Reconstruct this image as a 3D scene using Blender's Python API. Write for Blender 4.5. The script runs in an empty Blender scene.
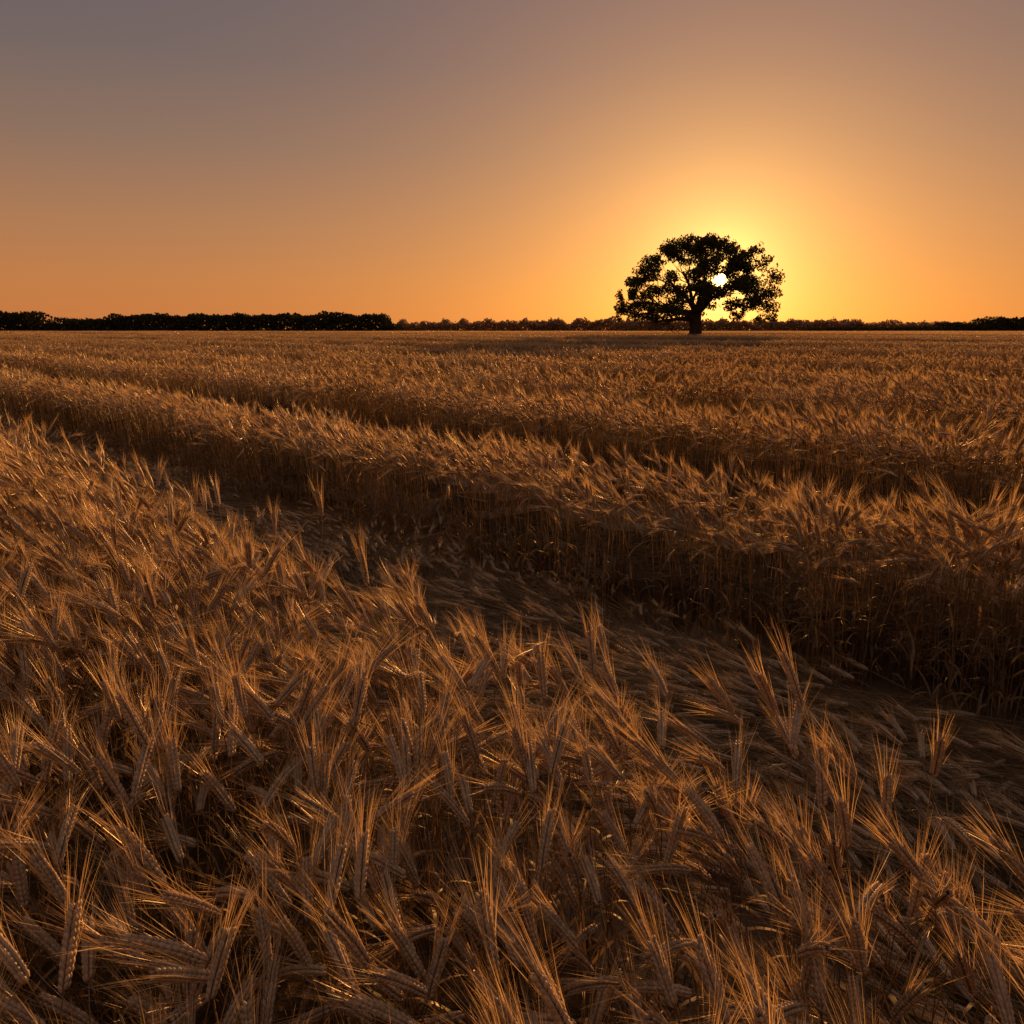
import bpy, math, random
import numpy as np
from mathutils import Vector, Matrix, noise, Euler
R=math.radians
scene=bpy.context.scene
for k,v in (('view_transform','Standard'),('look','None')):
    try: setattr(scene.view_settings,k,v)
    except Exception: pass
scene.view_settings.exposure=0; scene.view_settings.gamma=1

# ---------------------------------------------------------------- camera
CAMZ=1.7; PITCH=12.9
cam=bpy.data.cameras.new('camera'); cam.lens=28; cam.sensor_width=36; cam.clip_end=12000; cam.clip_start=0.02
co=bpy.data.objects.new('camera',cam); scene.collection.objects.link(co)
co.location=(0,0,CAMZ); co.rotation_euler=(R(90-PITCH),0,0); scene.camera=co

# ---------------------------------------------------------------- sun + sky
SUN_AZ=14.1; SUN_EL=3.25
def dirv(az,el): return Vector((math.sin(R(az))*math.cos(R(el)),math.cos(R(az))*math.cos(R(el)),math.sin(R(el))))
SD=dirv(SUN_AZ,SUN_EL)
LD=dirv(17.5,8.4)
sl=bpy.data.lights.new('sun','SUN'); sl.energy=5.0; sl.angle=R(0.6); sl.color=(1.0,0.50,0.185)
so=bpy.data.objects.new('sun',sl); scene.collection.objects.link(so)
so.rotation_euler=LD.to_track_quat('Z','Y').to_euler()

w=bpy.data.worlds.new('World'); scene.world=w; w.use_nodes=True
nt=w.node_tree; nt.nodes.clear()
N=nt.nodes.new; L=nt.links.new
def math_(op,a,b=None,c=None):
    n=N('ShaderNodeMath'); n.operation=op
    for i,v in enumerate((a,b,c)):
        if v is None: continue
        if isinstance(v,(int,float)): n.inputs[i].default_value=v
        else: L(v,n.inputs[i])
    return n.outputs[0]
tc=N('ShaderNodeTexCoord')
nrm=N('ShaderNodeVectorMath'); nrm.operation='NORMALIZE'; L(tc.outputs['Generated'],nrm.inputs[0])
sep=N('ShaderNodeSeparateXYZ'); L(nrm.outputs[0],sep.inputs[0])
elev=math_('MULTIPLY',math_('ARCSINE',sep.outputs['Z']),1/R(90))
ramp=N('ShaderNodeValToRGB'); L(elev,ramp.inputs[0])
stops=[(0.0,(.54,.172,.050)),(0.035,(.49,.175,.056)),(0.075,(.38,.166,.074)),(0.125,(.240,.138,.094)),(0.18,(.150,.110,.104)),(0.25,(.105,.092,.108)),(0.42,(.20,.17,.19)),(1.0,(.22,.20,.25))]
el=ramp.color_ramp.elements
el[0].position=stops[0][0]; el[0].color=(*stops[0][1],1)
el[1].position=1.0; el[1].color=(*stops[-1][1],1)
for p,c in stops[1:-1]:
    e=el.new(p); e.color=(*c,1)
dot=N('ShaderNodeVectorMath'); dot.operation='DOT_PRODUCT'; L(nrm.outputs[0],dot.inputs[0]); dot.inputs[1].default_value=SD
ang=math_('MULTIPLY',math_('ARCCOSINE',math_('MINIMUM',dot.outputs['Value'],0.9999999)),180/math.pi)
def glow(scale,col,power=1.0):
    a=math_('POWER',math_('DIVIDE',ang,scale),power)
    e=math_('EXPONENT',math_('MULTIPLY',a,-1.0))
    m=N('ShaderNodeVectorMath'); m.operation='SCALE'; m.inputs[0].default_value=col; L(e,m.inputs['Scale'])
    return m.outputs[0]
def add(a,b):
    m=N('ShaderNodeVectorMath'); m.operation='ADD'; L(a,m.inputs[0]); L(b,m.inputs[1]); return m.outputs[0]
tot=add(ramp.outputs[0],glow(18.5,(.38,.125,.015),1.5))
tot=add(tot,glow(7.5,(.50,.255,.03),1.4))
tot=add(tot,glow(3.6,(.55,.50,.20),1.4))
tot=add(tot,glow(1.6,(.9,.45,.08),1.5))
tot=add(tot,glow(0.46,(12,8.5,2.2),4.0))
sky=N('ShaderNodeTexSky'); sky.sky_type='NISHITA'; sky.sun_disc=False; sky.sun_elevation=R(SUN_EL); sky.sun_rotation=R(SUN_AZ)
ss=N('ShaderNodeVectorMath'); ss.operation='SCALE'; L(sky.outputs[0],ss.inputs[0]); ss.inputs['Scale'].default_value=0.010
tot=add(tot,ss.outputs[0])
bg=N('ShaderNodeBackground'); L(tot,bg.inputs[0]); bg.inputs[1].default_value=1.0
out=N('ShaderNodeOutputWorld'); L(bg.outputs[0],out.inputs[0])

# ---------------------------------------------------------------- materials
def newmat(name):
    m=bpy.data.materials.new(name); m.use_nodes=True; m.node_tree.nodes.clear(); return m
def plantmat(name,c1,c2,trans,rough=0.45,gloss=0.05):
    m=newmat(name); t=m.node_tree; n=t.nodes.new; l=t.links.new
    oi=n('ShaderNodeObjectInfo'); g=n('ShaderNodeNewGeometry')
    a=n('ShaderNodeMath'); a.operation='MULTIPLY_ADD'; l(g.outputs['Random Per Island'],a.inputs[0]); a.inputs[1].default_value=0.75
    b=n('ShaderNodeMath'); b.operation='MULTIPLY'; l(oi.outputs['Random'],b.inputs[0]); b.inputs[1].default_value=0.25
    l(b.outputs[0],a.inputs[2])
    mx=n('ShaderNodeMix'); mx.data_type='RGBA'; l(a.outputs[0],mx.inputs['Factor'])
    mx.inputs['A'].default_value=(*c1,1); mx.inputs['B'].default_value=(*c2,1)
    p=n('ShaderNodeBsdfDiffuse'); l(mx.outputs['Result'],p.inputs[0])
    tr=n('ShaderNodeBsdfTranslucent'); l(mx.outputs['Result'],tr.inputs[0])
    ms=n('ShaderNodeMixShader'); ms.inputs[0].default_value=trans; l(p.outputs[0],ms.inputs[1]); l(tr.outputs[0],ms.inputs[2])
    last=ms
    if gloss>0:
        gl=n('ShaderNodeBsdfGlossy'); gl.inputs['Roughness'].default_value=rough; gl.inputs['Color'].default_value=(.9,.75,.5,1)
        m2=n('ShaderNodeMixShader'); m2.inputs[0].default_value=gloss; l(ms.outputs[0],m2.inputs[1]); l(gl.outputs[0],m2.inputs[2]); last=m2
    o=n('ShaderNodeOutputMaterial'); l(last.outputs[0],o.inputs[0]); return m
M_stem=plantmat('wheat_stem',(.15,.08,.030),(.33,.20,.08),.25)
M_leaf=plantmat('wheat_leaf',(.10,.055,.022),(.29,.175,.07),.45)
M_ear=plantmat('wheat_ear',(.33,.21,.115),(.60,.41,.23),.20)
M_awn=plantmat('wheat_awn',(.46,.27,.10),(.86,.54,.21),.64,rough=.35,gloss=.14)
WM=[M_stem,M_leaf,M_ear,M_awn]

# ---------------------------------------------------------------- mesh helper
class MB:
    def __init__(s): s.v=[]; s.f=[]; s.m=[]
    def tube(s,pts,rad,k,mat,cap=False):
        base=len(s.v); n=len(pts)
        up=Vector((0.13,0.97,0.2)).normalized()
        for i,p in enumerate(pts):
            t=(pts[min(i+1,n-1)]-pts[max(i-1,0)]).normalized()
            a=t.cross(up)
            if a.length<1e-4: a=t.cross(Vector((1,0,0)))
            a.normalize(); b=t.cross(a)
            for j in range(k):
                q=2*math.pi*j/k
                s.v.append(p+(a*math.cos(q)+b*math.sin(q))*rad[i])
        for i in range(n-1):
            for j in range(k):
                s.f.append((base+i*k+j,base+i*k+(j+1)%k,base+(i+1)*k+(j+1)%k,base+(i+1)*k+j)); s.m.append(mat)
    def ribbon(s,pts,wd,side,mat):
        base=len(s.v)
        for p,w_ in zip(pts,wd):
            s.v.append(p-side*w_); s.v.append(p+side*w_)
        for i in range(len(pts)-1):
            s.f.append((base+2*i,base+2*i+1,base+2*i+3,base+2*i+2)); s.m.append(mat)
    def spike(s,a,b,side,r,mat):
        base=len(s.v); s.v+= [a-side*r,a+side*r,b]; s.f.append((base,base+1,base+2)); s.m.append(mat)
    def awn(s,a,m_,b,side,r,mat):
        base=len(s.v); s.v+= [a-side*r,a+side*r,m_+side*r*.8,m_-side*r*.8,b]
        s.f.append((base,base+1,base+2,base+3)); s.m.append(mat); s.f.append((base+3,base+2,base+4)); s.m.append(mat)
    def ell(s,c,ax,ln,wd,k,mat,rings=(-.55,.35)):
        ax=ax.normalized(); a=ax.cross(Vector((0.3,.9,.2)))
        if a.length<1e-3: a=ax.cross(Vector((1,0,0)))
        a.normalize(); b=ax.cross(a); base=len(s.v)
        s.v.append(c-ax*ln/2)
        for r in rings:
            ww=math.sqrt(max(0,1-r*r))*wd/2*1.08
            for j in range(k):
                q=2*math.pi*j/k; s.v.append(c+ax*(r*ln/2)+(a*math.cos(q)+b*math.sin(q))*ww)
        s.v.append(c+ax*ln/2); top=len(s.v)-1
        for j in range(k):
            s.f.append((base,base+1+(j+1)%k,base+1+j)); s.m.append(mat)
            for i in range(len(rings)-1):
                o=base+1+i*k; s.f.append((o+j,o+(j+1)%k,o+k+(j+1)%k,o+k+j)); s.m.append(mat)
            o=base+1+(len(rings)-1)*k; s.f.append((o+j,o+(j+1)%k,top)); s.m.append(mat)
    def obj(s,name,mats,smooth=True):
        me=bpy.data.meshes.new(name); me.from_pydata([tuple(v) for v in s.v],[],s.f)
        for m in mats: me.materials.append(m)
        me.polygons.foreach_set('material_index',s.m)
        if smooth: me.polygons.foreach_set('use_smooth',[True]*len(s.f))
        me.update()
        return bpy.data.objects.new(name,me)

def rvec(rng):
    while True:
        v=Vector((rng.uniform(-1,1),rng.uniform(-1,1),rng.uniform(-1,1)))
        if .05<v.length<1: return v.normalized()

def wheat(mb,rng,lod,org=Vector((0,0,0)),rot=None,hs=1.0,thick=1.0,flat=False):
    """one bearded wheat culm nodding towards +X before rotation"""
    if rot is None: rot=Matrix.Identity(3)
    T=lambda p: org+rot@p
    H=rng.uniform(.70,.82)*hs
    q_=rng.random()
    bend=R(rng.uniform(2,16)); nod=R(rng.uniform(8,40) if q_<.42 else (rng.uniform(30,65) if q_<.75 else rng.uniform(55,115)))
    if flat: nod=R(rng.uniform(0,15)); bend=R(rng.uniform(0,5))
    side=rng.uniform(-.12,.12)
    ns={0:7,1:3,2:2}[lod]
    p=Vector((0,0,0)); pts=[p.copy()]
    for i in range(ns):
        t=(i+.5)/ns; a=bend*t+ (nod*.35)*max(0,t-.75)*4*.5
        d=Vector((math.sin(a),side*t,math.cos(a))).normalized(); p=p+d*(H/ns); pts.append(p.copy())
    a1=bend+nod*.35
    nn={0:3,1:1,2:1}[lod]
    for i in range(nn):
        a=a1+(nod*.4)*(i+1)/nn
        d=Vector((math.sin(a),side,math.cos(a))).normalized(); p=p+d*(.06*hs/nn); pts.append(p.copy())
    r0=.0016*thick; rads=[r0*(1.1-.45*i/len(pts)) for i in range(len(pts))]
    wp=[T(q) for q in pts]
    if lod==2: mb.ribbon(wp[1:],[r0*1.3]*(len(wp)-1),rot@Vector((0,1,0)),0)
    elif lod==1: mb.ribbon(wp,[r0*1.2]*len(wp),rot@Vector((0,1,0)),0)
    else: mb.tube(wp,rads,3,0)
    for k in range({0:3,1:2,2:1}[lod]):
        z=rng.uniform(.10,.66)*H; idx=min(len(pts)-2,int(z/H*ns)); 
        if lod==2: idx=1
        q=pts[idx].copy()
        az=rng.uniform(0,6.28); ln=rng.uniform(.12,.24); wd=rng.uniform(.003,.006)*(1 if lod==0 else 1.3*thick**.5)
        if flat: wd*=.6
        dh=Vector((math.cos(az),math.sin(az),0)); sd=Vector((-math.sin(az),math.cos(az),rng.uniform(-.5,.5))).normalized()
        seg={0:6,1:3,2:2}[lod]; lp=[]; an=R(rng.uniform(15,35)); droop=R(rng.uniform(60,140))
        if flat: an*=.4; droop*=.25
        for i in range(seg+1):
            lp.append(T(q)); aa=an+droop*((i+1)/seg)**1.3; q=q+(dh*math.sin(aa)+Vector((0,0,math.cos(aa))))*(ln/seg)
        mb.ribbon(lp,[wd*max(.05,math.sin(math.pi*min(1,(.25+.75*i/seg)))) for i in range(seg+1)],rot@sd,1)
    EL=rng.uniform(.088,.122)*(.5+.5*hs)
    nE={0:12,1:4,2:1}[lod]
    ea=a1+nod*.4; curl=nod*.25+R(rng.uniform(0,10))
    ep=[p.copy()]; ed=[]
    for i in range(nE):
        a=ea+curl*(i+1)/nE; d=Vector((math.sin(a),side,math.cos(a))).normalized(); ed.append(d); p=p+d*(EL/nE); ep.append(p.copy())
    tw=rng.uniform(0,3.14)
    if lod==0:
        for i in range(nE):
            d=ed[i]; n1=d.cross(Vector((0,1,0))).normalized(); n2=d.cross(n1).normalized()
            for sgn in (-1,1):
                f=i/nE; sz=1.18*(.72+.45*math.sin(math.pi*(.15+.75*f)))
                base=ep[i]+d*(.0040 if sgn>0 else 0)
                o=(n1*math.cos(tw)+n2*math.sin(tw))*sgn; s2=(n1*-math.sin(tw)+n2*math.cos(tw))
                for k,(so_,ou) in enumerate(((-.75,.55),(.75,.55),(0,1.0))):
                    outd=(o*ou+s2*so_).normalized()
                    ax=(d+outd*.36+rvec(rng)*.06).normalized()
                    c=base+outd*.0033*sz+ax*.005
                    mb.ell(T(c),rot@ax,.0138*sz,.0058*sz,4,2)
                    if rng.random()<(.60 if k<2 else .18):
                        al=rng.uniform(.08,.155)*(.75+.35*(1-f)); ad=(d+outd*rng.uniform(.06,.26)+rvec(rng)*.06).normalized()
                        q0=c+ax*.006; q1=q0+ad*al*.5; q2=q1+(ad+outd*rng.uniform(-.02,.12)+Vector((0,0,-.05))).normalized()*al*.5
                        mb.awn(T(q0),T(q1),T(q2),rot@(ad.cross(rvec(rng)).normalized()),.00043,3)
    elif lod==1:
        prof=[.0035,.0072,.0078,.0064,.0015]
        mb.tube([T(q) for q in ep],[x*1.0*thick**.3 for x in prof],4,2)
        for i in range(18):
            j=rng.randrange(nE); d=ed[j]; q0=ep[j]+d*rng.uniform(0,.02); o=d.cross(rvec(rng)).normalized()
            al=rng.uniform(.08,.15); q1=q0+(d+o*rng.uniform(.06,.30)).normalized()*al
            mb.spike(T(q0+o*.004),T(q1),rot@(d.cross(o)),.0008*thick,3)
    else:
        d=ed[0]; mb.ell(T(ep[0]+d*EL*.5),rot@d,EL,.015*thick**.6,4,2,rings=(0,))
        for i in range(7):
            q0=ep[0]+d*rng.uniform(.0,EL*.8); o=d.cross(rvec(rng)).normalized()
            q1=q0+(d+o*rng.uniform(.12,.4)).normalized()*rng.uniform(.08,.13)*(1+.12*(thick-1))
            mb.spike(T(q0),T(q1),rot@(d.cross(o)),.0011*thick,3)
def RZ(a): return Matrix.Rotation(a,3,'Z')
def RY(a): return Matrix.Rotation(a,3,'Y')

rng=random.Random(7)
colW=bpy.data.collections.new('wheat_variants')
nvar=0
def addvar(mb,smooth=True):
    global nvar
    ob=mb.obj('v%03d_tuft'%nvar,WM,smooth); colW.objects.link(ob); nvar+=1; return nvar-1
CN=.30; CM=.42; CM2=.6
NEAR=[];MID=[];MID2=[];PA=[];PB=[];SING=[];LON=[];LOM=[]
def tuft(n,rad,lod,thick,spread,tilt=.15):
    mb=MB()
    for k in range(n):
        r=rad*math.sqrt((k+.5)/n); a=k*2.39996+rng.uniform(-.5,.5)
        td=rng.uniform(0,6.28)
        rot=Matrix.Rotation(abs(rng.gauss(0,tilt)),3,Vector((math.cos(td),math.sin(td),0)))@RZ(rng.gauss(0,spread))
        wheat(mb,rng,lod,Vector((r*math.cos(a),r*math.sin(a),0)),rot,rng.uniform(.82,1.10),thick)
    return addvar(mb,lod<2)
for i in range(12): NEAR.append(tuft(20,CN*.62,0,1,.9))
for i in range(8): MID.append(tuft(34,CM*.62,1,1.2,.8,.11))
for i in range(6): MID2.append(tuft(46,CM2*.62,1,1.7,.8,.10))
for i in range(6):
    mb=MB(); wheat(mb,rng,0); SING.append(addvar(mb))
def lodged(n,rad,lod,thick):
    mb=MB()
    for k in range(n):
        rot=RZ(rng.gauss(0,.28))@RY(R(rng.uniform(80,91)))@RZ(rng.uniform(0,6.28))
        wheat(mb,rng,lod,Vector((rng.uniform(-rad,rad)-.35,rng.uniform(-rad,rad),rng.uniform(.02,.10))),rot,rng.uniform(.75,1.0),thick,True)
    return addvar(mb,True)
for i in range(5): LON.append(lodged(24,.2,0,1.3))
for i in range(4): LOM.append(lodged(26,.25,1,1.4))
for i in range(6):
    mb=MB(); mean=rng.uniform(0,6.28)
    for k in range(95):
        wheat(mb,rng,2,Vector((rng.uniform(-.58,.58),rng.uniform(-.58,.58),0)),RZ(mean+rng.gauss(0,1.2)),rng.uniform(.88,1.1),2.0)
    PA.append(addvar(mb,False))
for i in range(5):
    mb=MB()
    for k in range(420):
        wheat(mb,rng,2,Vector((rng.uniform(-2.2,2.2),rng.uniform(-2.2,2.2),0)),RZ(rng.uniform(0,6.28)),rng.uniform(.82,1.12),4.8)
    PB.append(addvar(mb,False))

# ---------------------------------------------------------------- field layout
def nz(x,y,s,o=0): return noise.noise(Vector((x*s+o,y*s-o,o*.7)))
GAPS=[(7.85,1.0,.03),(12.9,1.3,.0),(19,1.9,0),(27.5,2.6,0),(40,3.8,0),(59,5.2,0),(86,7.0,0),(126,9,0),(182,11,0)]
def track(x,y):
    c=x+y+.26*nz(x,y,.45,3.1)+.10*nz(x,y,1.9,8.2); s=(y-x)/2
    n=2.25+.09*max(0,min(s,9)); f=4.78+.045*max(0,min(s,10))
    return c,s,n,f
def cwob(x,y,c): return c+.35*nz(x,y,.2,5.5)*min(1,c/14)*(1+c/30)
def in_gap(x,y,mn=0,pad=0):
    c,s,n,f=track(x,y)
    if n-pad<c<f+pad: return 1
    c=cwob(x,y,c)
    for g,h,k in GAPS:
        if abs(c-(g+k*max(-3,min(s,14))))<h+pad*.6 and h>mn: return 2
    return 0
def saw(x,y):
    """bed height profile: tall just past each tramline, sinking towards the next"""
    c,s,n,f=track(x,y)
    if c<f: return 1.0
    c=cwob(x,y,c); ks=max(-3,min(s,14))
    edges=[f]
    for g,h,k in GAPS: edges+= [g+k*ks-h,g+k*ks+h]
    edges.append(260)
    for i in range(0,len(edges)-1,2):
        if c<edges[i+1]:
            t=max(0,min(1,(c-edges[i])/(edges[i+1]-edges[i])))
            return (1.02-.22*t) if i==0 else (1.16-.42*t)
    return 1.0
P=[];ROT=[];SC=[];IDX=[]
def put(x,y,rot,sc,i,z=0): P.append((x,y,z)); ROT.append(rot); SC.append(sc); IDX.append(i)
rs=random.Random(21)
def hmod(x,y): return (1+.09*nz(x,y,.9,1.3)+.07*nz(x,y,.22,4.4))*saw(x,y)
def heading(x,y): return 3.3+2.4*nz(x,y,.35,9.9)
def place(y0,y1,st,vars_,pad):
    y=y0
    while y<y1:
        wx=.72*max(y,0)+1.6+st; x=-wx
        while x<wx:
            px=x+rs.uniform(-.22,.22)*st; py=y+rs.uniform(-.22,.22)*st; x+=st
            if in_gap(px,py,0,pad): continue
            if math.hypot(px,py)<.42: continue
            hd=heading(px,py)+rs.gauss(0,.6); a=rs.uniform(0,6.28); tl=abs(rs.gauss(0,.05))
            put(px,py,(tl*math.cos(a),tl*math.sin(a),hd),hmod(px,py)*rs.uniform(.95,1.05),rs.choice(vars_))
        y+=st
place(-.8,3.7,CN,NEAR,.12)
place(3.75,12,CM,MID,.13)
place(12.1,28,CM2,MID2,.13)
for i in range(800):
    py=rs.uniform(-.5,7); px=rs.uniform(-1,1)*(.72*max(py,0)+1.5)
    if in_gap(px,py,0,.0) or math.hypot(px,py)<.35: continue
    a=rs.uniform(0,6.28); tl=abs(rs.gauss(0,.17))
    put(px,py,(tl*math.cos(a),tl*math.sin(a),heading(px,py)+rs.gauss(0,1.3)),hmod(px,py)*rs.uniform(.92,1.13),rs.choice(SING))
def place_patch(y0,y1,st,vars_,mn,base=1.0):
    y=y0
    while y<y1:
        wx=.72*y+3+st; x=-wx
        while x<wx:
            px=x+rs.uniform(-.2,.2)*st; py=y+rs.uniform(-.2,.2)*st; x+=st
            if in_gap(px,py,mn): continue
            h=hmod(px,py)*(1+.10*nz(px,py,.05,2))*base
            put(px,py,(0,0,rs.uniform(0,6.28)),h,rs.choice(vars_))
        y+=st
place_patch(28.3,92,1.0,PA,.45)
place_patch(94,420,4.0,PB,3.0)

def instancer(name,P,ROT,SC,IDX,col):
    me=bpy.data.meshes.new(name); me.vertices.add(len(P)); me.vertices.foreach_set('co',np.array(P,dtype=np.float32).ravel())
    a=me.attributes.new('rot','FLOAT_VECTOR','POINT'); a.data.foreach_set('vector',np.array(ROT,dtype=np.float32).ravel())
    a=me.attributes.new('sc','FLOAT','POINT'); a.data.foreach_set('value',np.array(SC,dtype=np.float32))
    a=me.attributes.new('idx','INT','POINT'); a.data.foreach_set('value',np.array(IDX,dtype=np.int32))
    ob=bpy.data.objects.new(name,me); scene.collection.objects.link(ob)
    ng=bpy.data.node_groups.new(name+'_nodes','GeometryNodeTree')
    ng.interface.new_socket('Geometry',in_out='INPUT',socket_type='NodeSocketGeometry')
    ng.interface.new_socket('Geometry',in_out='OUTPUT',socket_type='NodeSocketGeometry')
    n=ng.nodes.new; l=ng.links.new
    gi=n('NodeGroupInput'); go=n('NodeGroupOutput')
    ci=n('GeometryNodeCollectionInfo'); ci.inputs['Collection'].default_value=col
    ci.inputs['Separate Children'].default_value=True; ci.inputs['Reset Children'].default_value=True
    def at(nm,t):
        q=n('GeometryNodeInputNamedAttribute'); q.data_type=t; q.inputs['Name'].default_value=nm; return q.outputs['Attribute']
    ip=n('GeometryNodeInstanceOnPoints'); ip.inputs['Pick Instance'].default_value=True
    mp=n('GeometryNodeMeshToPoints'); l(gi.outputs[0],mp.inputs['Mesh']); l(mp.outputs[0],ip.inputs['Points'])
    l(ci.outputs[0],ip.inputs['Instance']); l(at('idx','INT'),ip.inputs['Instance Index'])
    er=n('FunctionNodeEulerToRotation'); l(at('rot','FLOAT_VECTOR'),er.inputs[0]); l(er.outputs[0],ip.inputs['Rotation'])
    l(at('sc','FLOAT'),ip.inputs['Scale']); l(ip.outputs[0],go.inputs[0])
    md=ob.modifiers.new('scatter','NODES'); md.node_group=ng
    return ob
instancer('wheat_field',P,ROT,SC,IDX,colW)
print('wheat instances',len(P))

P2=[];R2=[];S2=[];I2=[]
y=-1.5
while y<24:
    st=.33 if y<6 else .5
    x=-.72*max(y,0)-2.5
    while x<.72*max(y,0)+2.5:
        px=x+rs.uniform(0,st); py=y+rs.uniform(0,st); x+=st
        g=in_gap(px,py)
        if g!=1 and not (g==2 and rs.random()<.5): continue
        hd=2.5+1.6*nz(px,py,.5,6.6)+rs.gauss(0,.25)
        P2.append((px,py,rs.uniform(.0,.03))); R2.append((rs.gauss(0,.03),rs.gauss(0,.03),hd)); S2.append(rs.uniform(.85,1.05)); I2.append(rs.choice(LON if y<6 else LOM))
    y+=st
instancer('lodged_wheat',P2,R2,S2,I2,colW)
print('lodged',len(P2))

# ---------------------------------------------------------------- added opaque dark sheet inside the beds, blocks rays between the stems
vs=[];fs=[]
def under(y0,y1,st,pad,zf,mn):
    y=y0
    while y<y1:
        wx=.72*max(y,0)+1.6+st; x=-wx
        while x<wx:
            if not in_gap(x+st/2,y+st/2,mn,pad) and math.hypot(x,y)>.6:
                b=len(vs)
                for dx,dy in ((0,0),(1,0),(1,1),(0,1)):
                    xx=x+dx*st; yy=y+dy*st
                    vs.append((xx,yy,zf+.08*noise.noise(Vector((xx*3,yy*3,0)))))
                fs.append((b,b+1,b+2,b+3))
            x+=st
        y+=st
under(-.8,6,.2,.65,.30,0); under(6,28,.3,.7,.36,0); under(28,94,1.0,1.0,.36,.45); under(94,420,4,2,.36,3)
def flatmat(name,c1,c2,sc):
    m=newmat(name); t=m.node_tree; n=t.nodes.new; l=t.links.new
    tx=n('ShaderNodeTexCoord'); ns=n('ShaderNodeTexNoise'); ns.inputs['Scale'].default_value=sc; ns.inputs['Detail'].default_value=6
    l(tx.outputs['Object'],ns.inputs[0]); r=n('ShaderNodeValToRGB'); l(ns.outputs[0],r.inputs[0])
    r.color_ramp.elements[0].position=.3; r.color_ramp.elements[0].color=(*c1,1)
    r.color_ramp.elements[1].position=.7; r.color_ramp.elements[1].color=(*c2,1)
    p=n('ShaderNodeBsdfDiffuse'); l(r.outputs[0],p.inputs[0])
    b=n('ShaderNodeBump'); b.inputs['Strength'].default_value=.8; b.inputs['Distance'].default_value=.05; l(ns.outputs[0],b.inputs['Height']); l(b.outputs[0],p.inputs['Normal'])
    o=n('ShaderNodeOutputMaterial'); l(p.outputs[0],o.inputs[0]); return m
me=bpy.data.meshes.new('wheat_ray_blocker'); me.from_pydata(vs,[],fs); me.materials.append(flatmat('ray_blocker_dark',(.03,.018,.008),(.10,.06,.028),20))
scene.collection.objects.link(bpy.data.objects.new('wheat_ray_blocker',me))

# ---------------------------------------------------------------- ground
me=bpy.data.meshes.new('ground'); S=6000
me.from_pydata([(-S,-200,0),(S,-200,0),(S,S,0),(-S,S,0)],[],[(0,1,2,3)]); me.materials.append(flatmat('ground_soil',(.10,.06,.03),(.25,.165,.09),3))
scene.collection.objects.link(bpy.data.objects.new('ground',me))

# ---------------------------------------------------------------- oak tree
M_bark=flatmat('oak_bark',(.02,.014,.01),(.10,.07,.05),4)
M_oak=plantmat('oak_leaves',(.035,.036,.012),(.09,.080,.026),.35,gloss=.0)
TX,TY=25.8,115.0
tr=random.Random(5)
oak=bpy.data.objects.new('oak_tree',None); scene.collection.objects.link(oak); oak.location=(TX,TY,0)
prof=[(2.6,10.3),(4,10.9),(6,10.9),(8,10.1),(10,8.7),(12,6.6),(13.4,4.4),(14.3,2.0)]
def prad(z):
    for (z0,r0),(z1,r1) in zip(prof,prof[1:]):
        if z<=z1: return r0+(r1-r0)*max(0,(z-z0))/(z1-z0)
    return .5
mb=MB()
camL=Vector((0,0,CAMZ))-Vector((TX,TY,0))
def sund(q):
    rel=q-camL; dd=rel-SD*rel.dot(SD); return dd
def limb(p0,d,length,r0,depth):
    n=7; pts=[p0.copy()]; d=d.normalized(); p=p0.copy()
    for i in range(n):
        d=(d+rvec(tr)*.17+Vector((0,0,.04 if depth else 0))).normalized()
        q=p+d*(length/n)
        if math.hypot(q.x,q.y)>prad(q.z)*.9 or q.z>13.4 or (sund(q).length<1.2): break
        p=q; pts.append(p.copy())
    n=len(pts)-1
    if n<2: return
    rr=[r0*(1-.78*i/n) for i in range(n+1)]
    mb.tube(pts,rr,8 if depth<2 else 5,0)
    if depth<3:
        for k in range(5 if depth==0 else 4):
            i=tr.randint(2,n); dd=(pts[i]-pts[i-1]).normalized()
            nd=(dd+rvec(tr)*.9); nd.z=nd.z*.75+.08
            limb(pts[i],nd,length*tr.uniform(.45,.65),rr[i]*.7,depth+1)
trk=[Vector((0,0,-.1)),Vector((.05,0,.4)),Vector((.05,0,1.2)),Vector((0,.05,2.2)),Vector((-.1,0,3.3)),Vector((0,0,4.4))]
mb.tube(trk,[1.6,1.2,.90,.80,.84,.7],12,0)
for k in range(10):
    a=2*math.pi*k/10+tr.uniform(-.2,.2); e=tr.choice([.12,.45,.9,1.3])
    limb(Vector((0,0,tr.uniform(2.9,4.1))),Vector((math.cos(a),math.sin(a),e)),tr.uniform(8,10),.42,0)
tb=mb.obj('trunk_and_limbs',[M_bark]); scene.collection.objects.link(tb); tb.parent=oak

tr=random.Random(19)
blobs=[]
for i in range(105):
    z=tr.uniform(3.4,13.3); a=tr.uniform(0,6.283); br=tr.uniform(.9,1.7)
    rmax=prad(z)*(1+.05*math.sin(a*3+1)+.04*math.sin(a*5))-br*.8
    k=tr.uniform(.72,1.0) if tr.random()<.72 else tr.uniform(.2,.72)
    r=max(0,rmax*k)
    if z<5.0 and r<6.5: z+=2
    blobs.append((Vector((r*math.cos(a)-.3,r*math.sin(a)*.9,z)),br,0))
for px,py,rp in ((624,296,10),(622,310,9),(622,318,7),(634,316,8),(631,285,10),(640,274,10),(648,264,11),(664,252,11),(684,245,11),(706,244,11),(726,247,11),(744,255,11),(756,266,11),(764,280,11),(766,294,11),(767,308,10),(768,318,7),(755,320,7),(741,316,8),(650,319,7),(664,320,6),(655,290,14),(645,303,12),(749,286,12),(728,306,9),(672,303,10),(752,298,11),(735,262,10)):
    blobs.append((Vector(((px-695)*.141,tr.uniform(-3,3),1.7+(330-py)*.1375)),rp*.141*1.05,.12))
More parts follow.
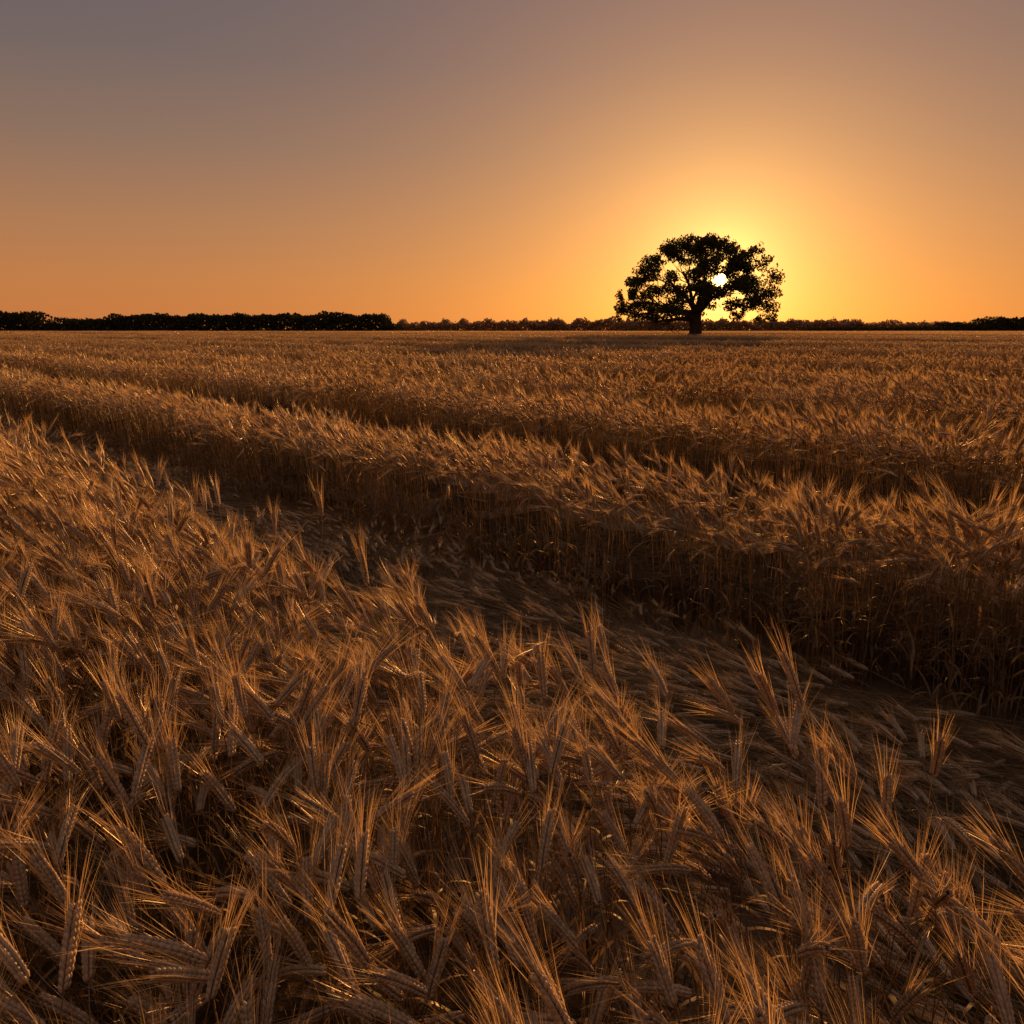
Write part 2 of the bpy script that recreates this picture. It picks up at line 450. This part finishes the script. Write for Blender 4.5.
verts=[];faces=[]
for c,br,ex in blobs:
    nl=int(235*br*br)
    for j in range(nl):
        d=rvec(tr); q=c+Vector((d.x,d.y,d.z*.68))*br*(tr.random()**.45)*(1+.3*noise.noise((c+d*1.5)))
        if q.z<2.4: continue
        if noise.noise(Vector((q.x*.75+3,q.y*.16,q.z*.95+7)))>.24+ex+.12*noise.noise(q*1.7): continue
        dd=sund(q); dist=dd.length
        if dist<.80+.50*noise.noise(dd.normalized()*4.0): continue
        if dist<2.4 and tr.random()<.45*(2.4-dist)/1.4: continue
        s=tr.uniform(.10,.21); n1=rvec(tr); n2=n1.cross(rvec(tr)).normalized(); b=len(verts)
        verts+= [q-n1*s,q+n2*s*.6,q+n1*s,q-n2*s*.6]; faces.append((b,b+1,b+2,b+3))
me=bpy.data.meshes.new('crown'); me.from_pydata([tuple(v) for v in verts],[],faces); me.materials.append(M_oak)
cr=bpy.data.objects.new('crown',me); scene.collection.objects.link(cr); cr.parent=oak
print('leaves',len(faces))

# ---------------------------------------------------------------- distant tree lines
def treeline(name,segs,dist,mat,seed,leaf,dens,bump=.12):
    t=random.Random(seed); vs=[];fs=[]
    for a0,a1,h0,h1 in segs:
        x0=math.tan(R(a0))*dist; x1=math.tan(R(a1))*dist
        n=int((x1-x0)*dens*(h0+h1)/2)
        for k in range(n):
            f=t.random(); x=x0+(x1-x0)*f; h=h0+(h1-h0)*f
            e=min(f*(x1-x0),(1-f)*(x1-x0))/(h*.5+1e-3)
            if e<1: h*=math.sqrt(max(.05,1-(1-e)**2))
            yy=t.uniform(-12,12)
            top=h*(1+bump*noise.noise(Vector((x*.9/h0,yy*.06,seed)))*1.6+bump*.7*noise.noise(Vector((x*3/h0,yy*.2,seed+5))))
            z=top*(1-t.random()**1.4)
            q=Vector((x,dist+yy,z)); s=leaf*t.uniform(.4,1.1); n1=rvec(t); n2=n1.cross(rvec(t)).normalized(); b=len(vs)
            vs+=[q-n1*s,q+n2*s*.7,q+n1*s,q-n2*s*.7]; fs.append((b,b+1,b+2,b+3))
    me=bpy.data.meshes.new(name); me.from_pydata([tuple(v) for v in vs],[],fs); me.materials.append(mat)
    o=bpy.data.objects.new(name,me); scene.collection.objects.link(o); print(name,len(fs)); return o
def az(px): return math.degrees(math.atan((px-512)/796/1.024))
M_tl=plantmat('treeline_foliage',(.03,.03,.012),(.06,.05,.02),.10,gloss=0)
M_tl2=plantmat('haze_tinted_treeline_foliage',(.36,.20,.10),(.46,.28,.15),.5,gloss=0)  # distance haze put into the colour: paler, warmer foliage with more translucency
D1=430; k1=D1/796/1.024*.975
treeline('distant_treeline',[(az(-120),az(46),18.5*k1,19*k1),(az(44),az(62),9*k1,9*k1),(az(60),az(80),13*k1,13*k1),(az(76),az(122),11.5*k1,14*k1),(az(116),az(392),16.5*k1,17.5*k1),(az(385),az(402),9*k1,7*k1)],D1,M_tl,3,.9,16,.16)
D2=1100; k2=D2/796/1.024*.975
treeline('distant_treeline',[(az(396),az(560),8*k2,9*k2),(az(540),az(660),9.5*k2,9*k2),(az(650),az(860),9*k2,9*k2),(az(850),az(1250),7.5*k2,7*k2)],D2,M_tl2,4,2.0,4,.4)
D3=520; k3=D3/796/1.024*.975
treeline('distant_treeline',[(az(975),az(1160),13*k3,15*k3),(az(940),az(978),10*k3,7*k3),(az(800),az(950),4*k3,5*k3)],D3,M_tl,8,.9,12,.2)
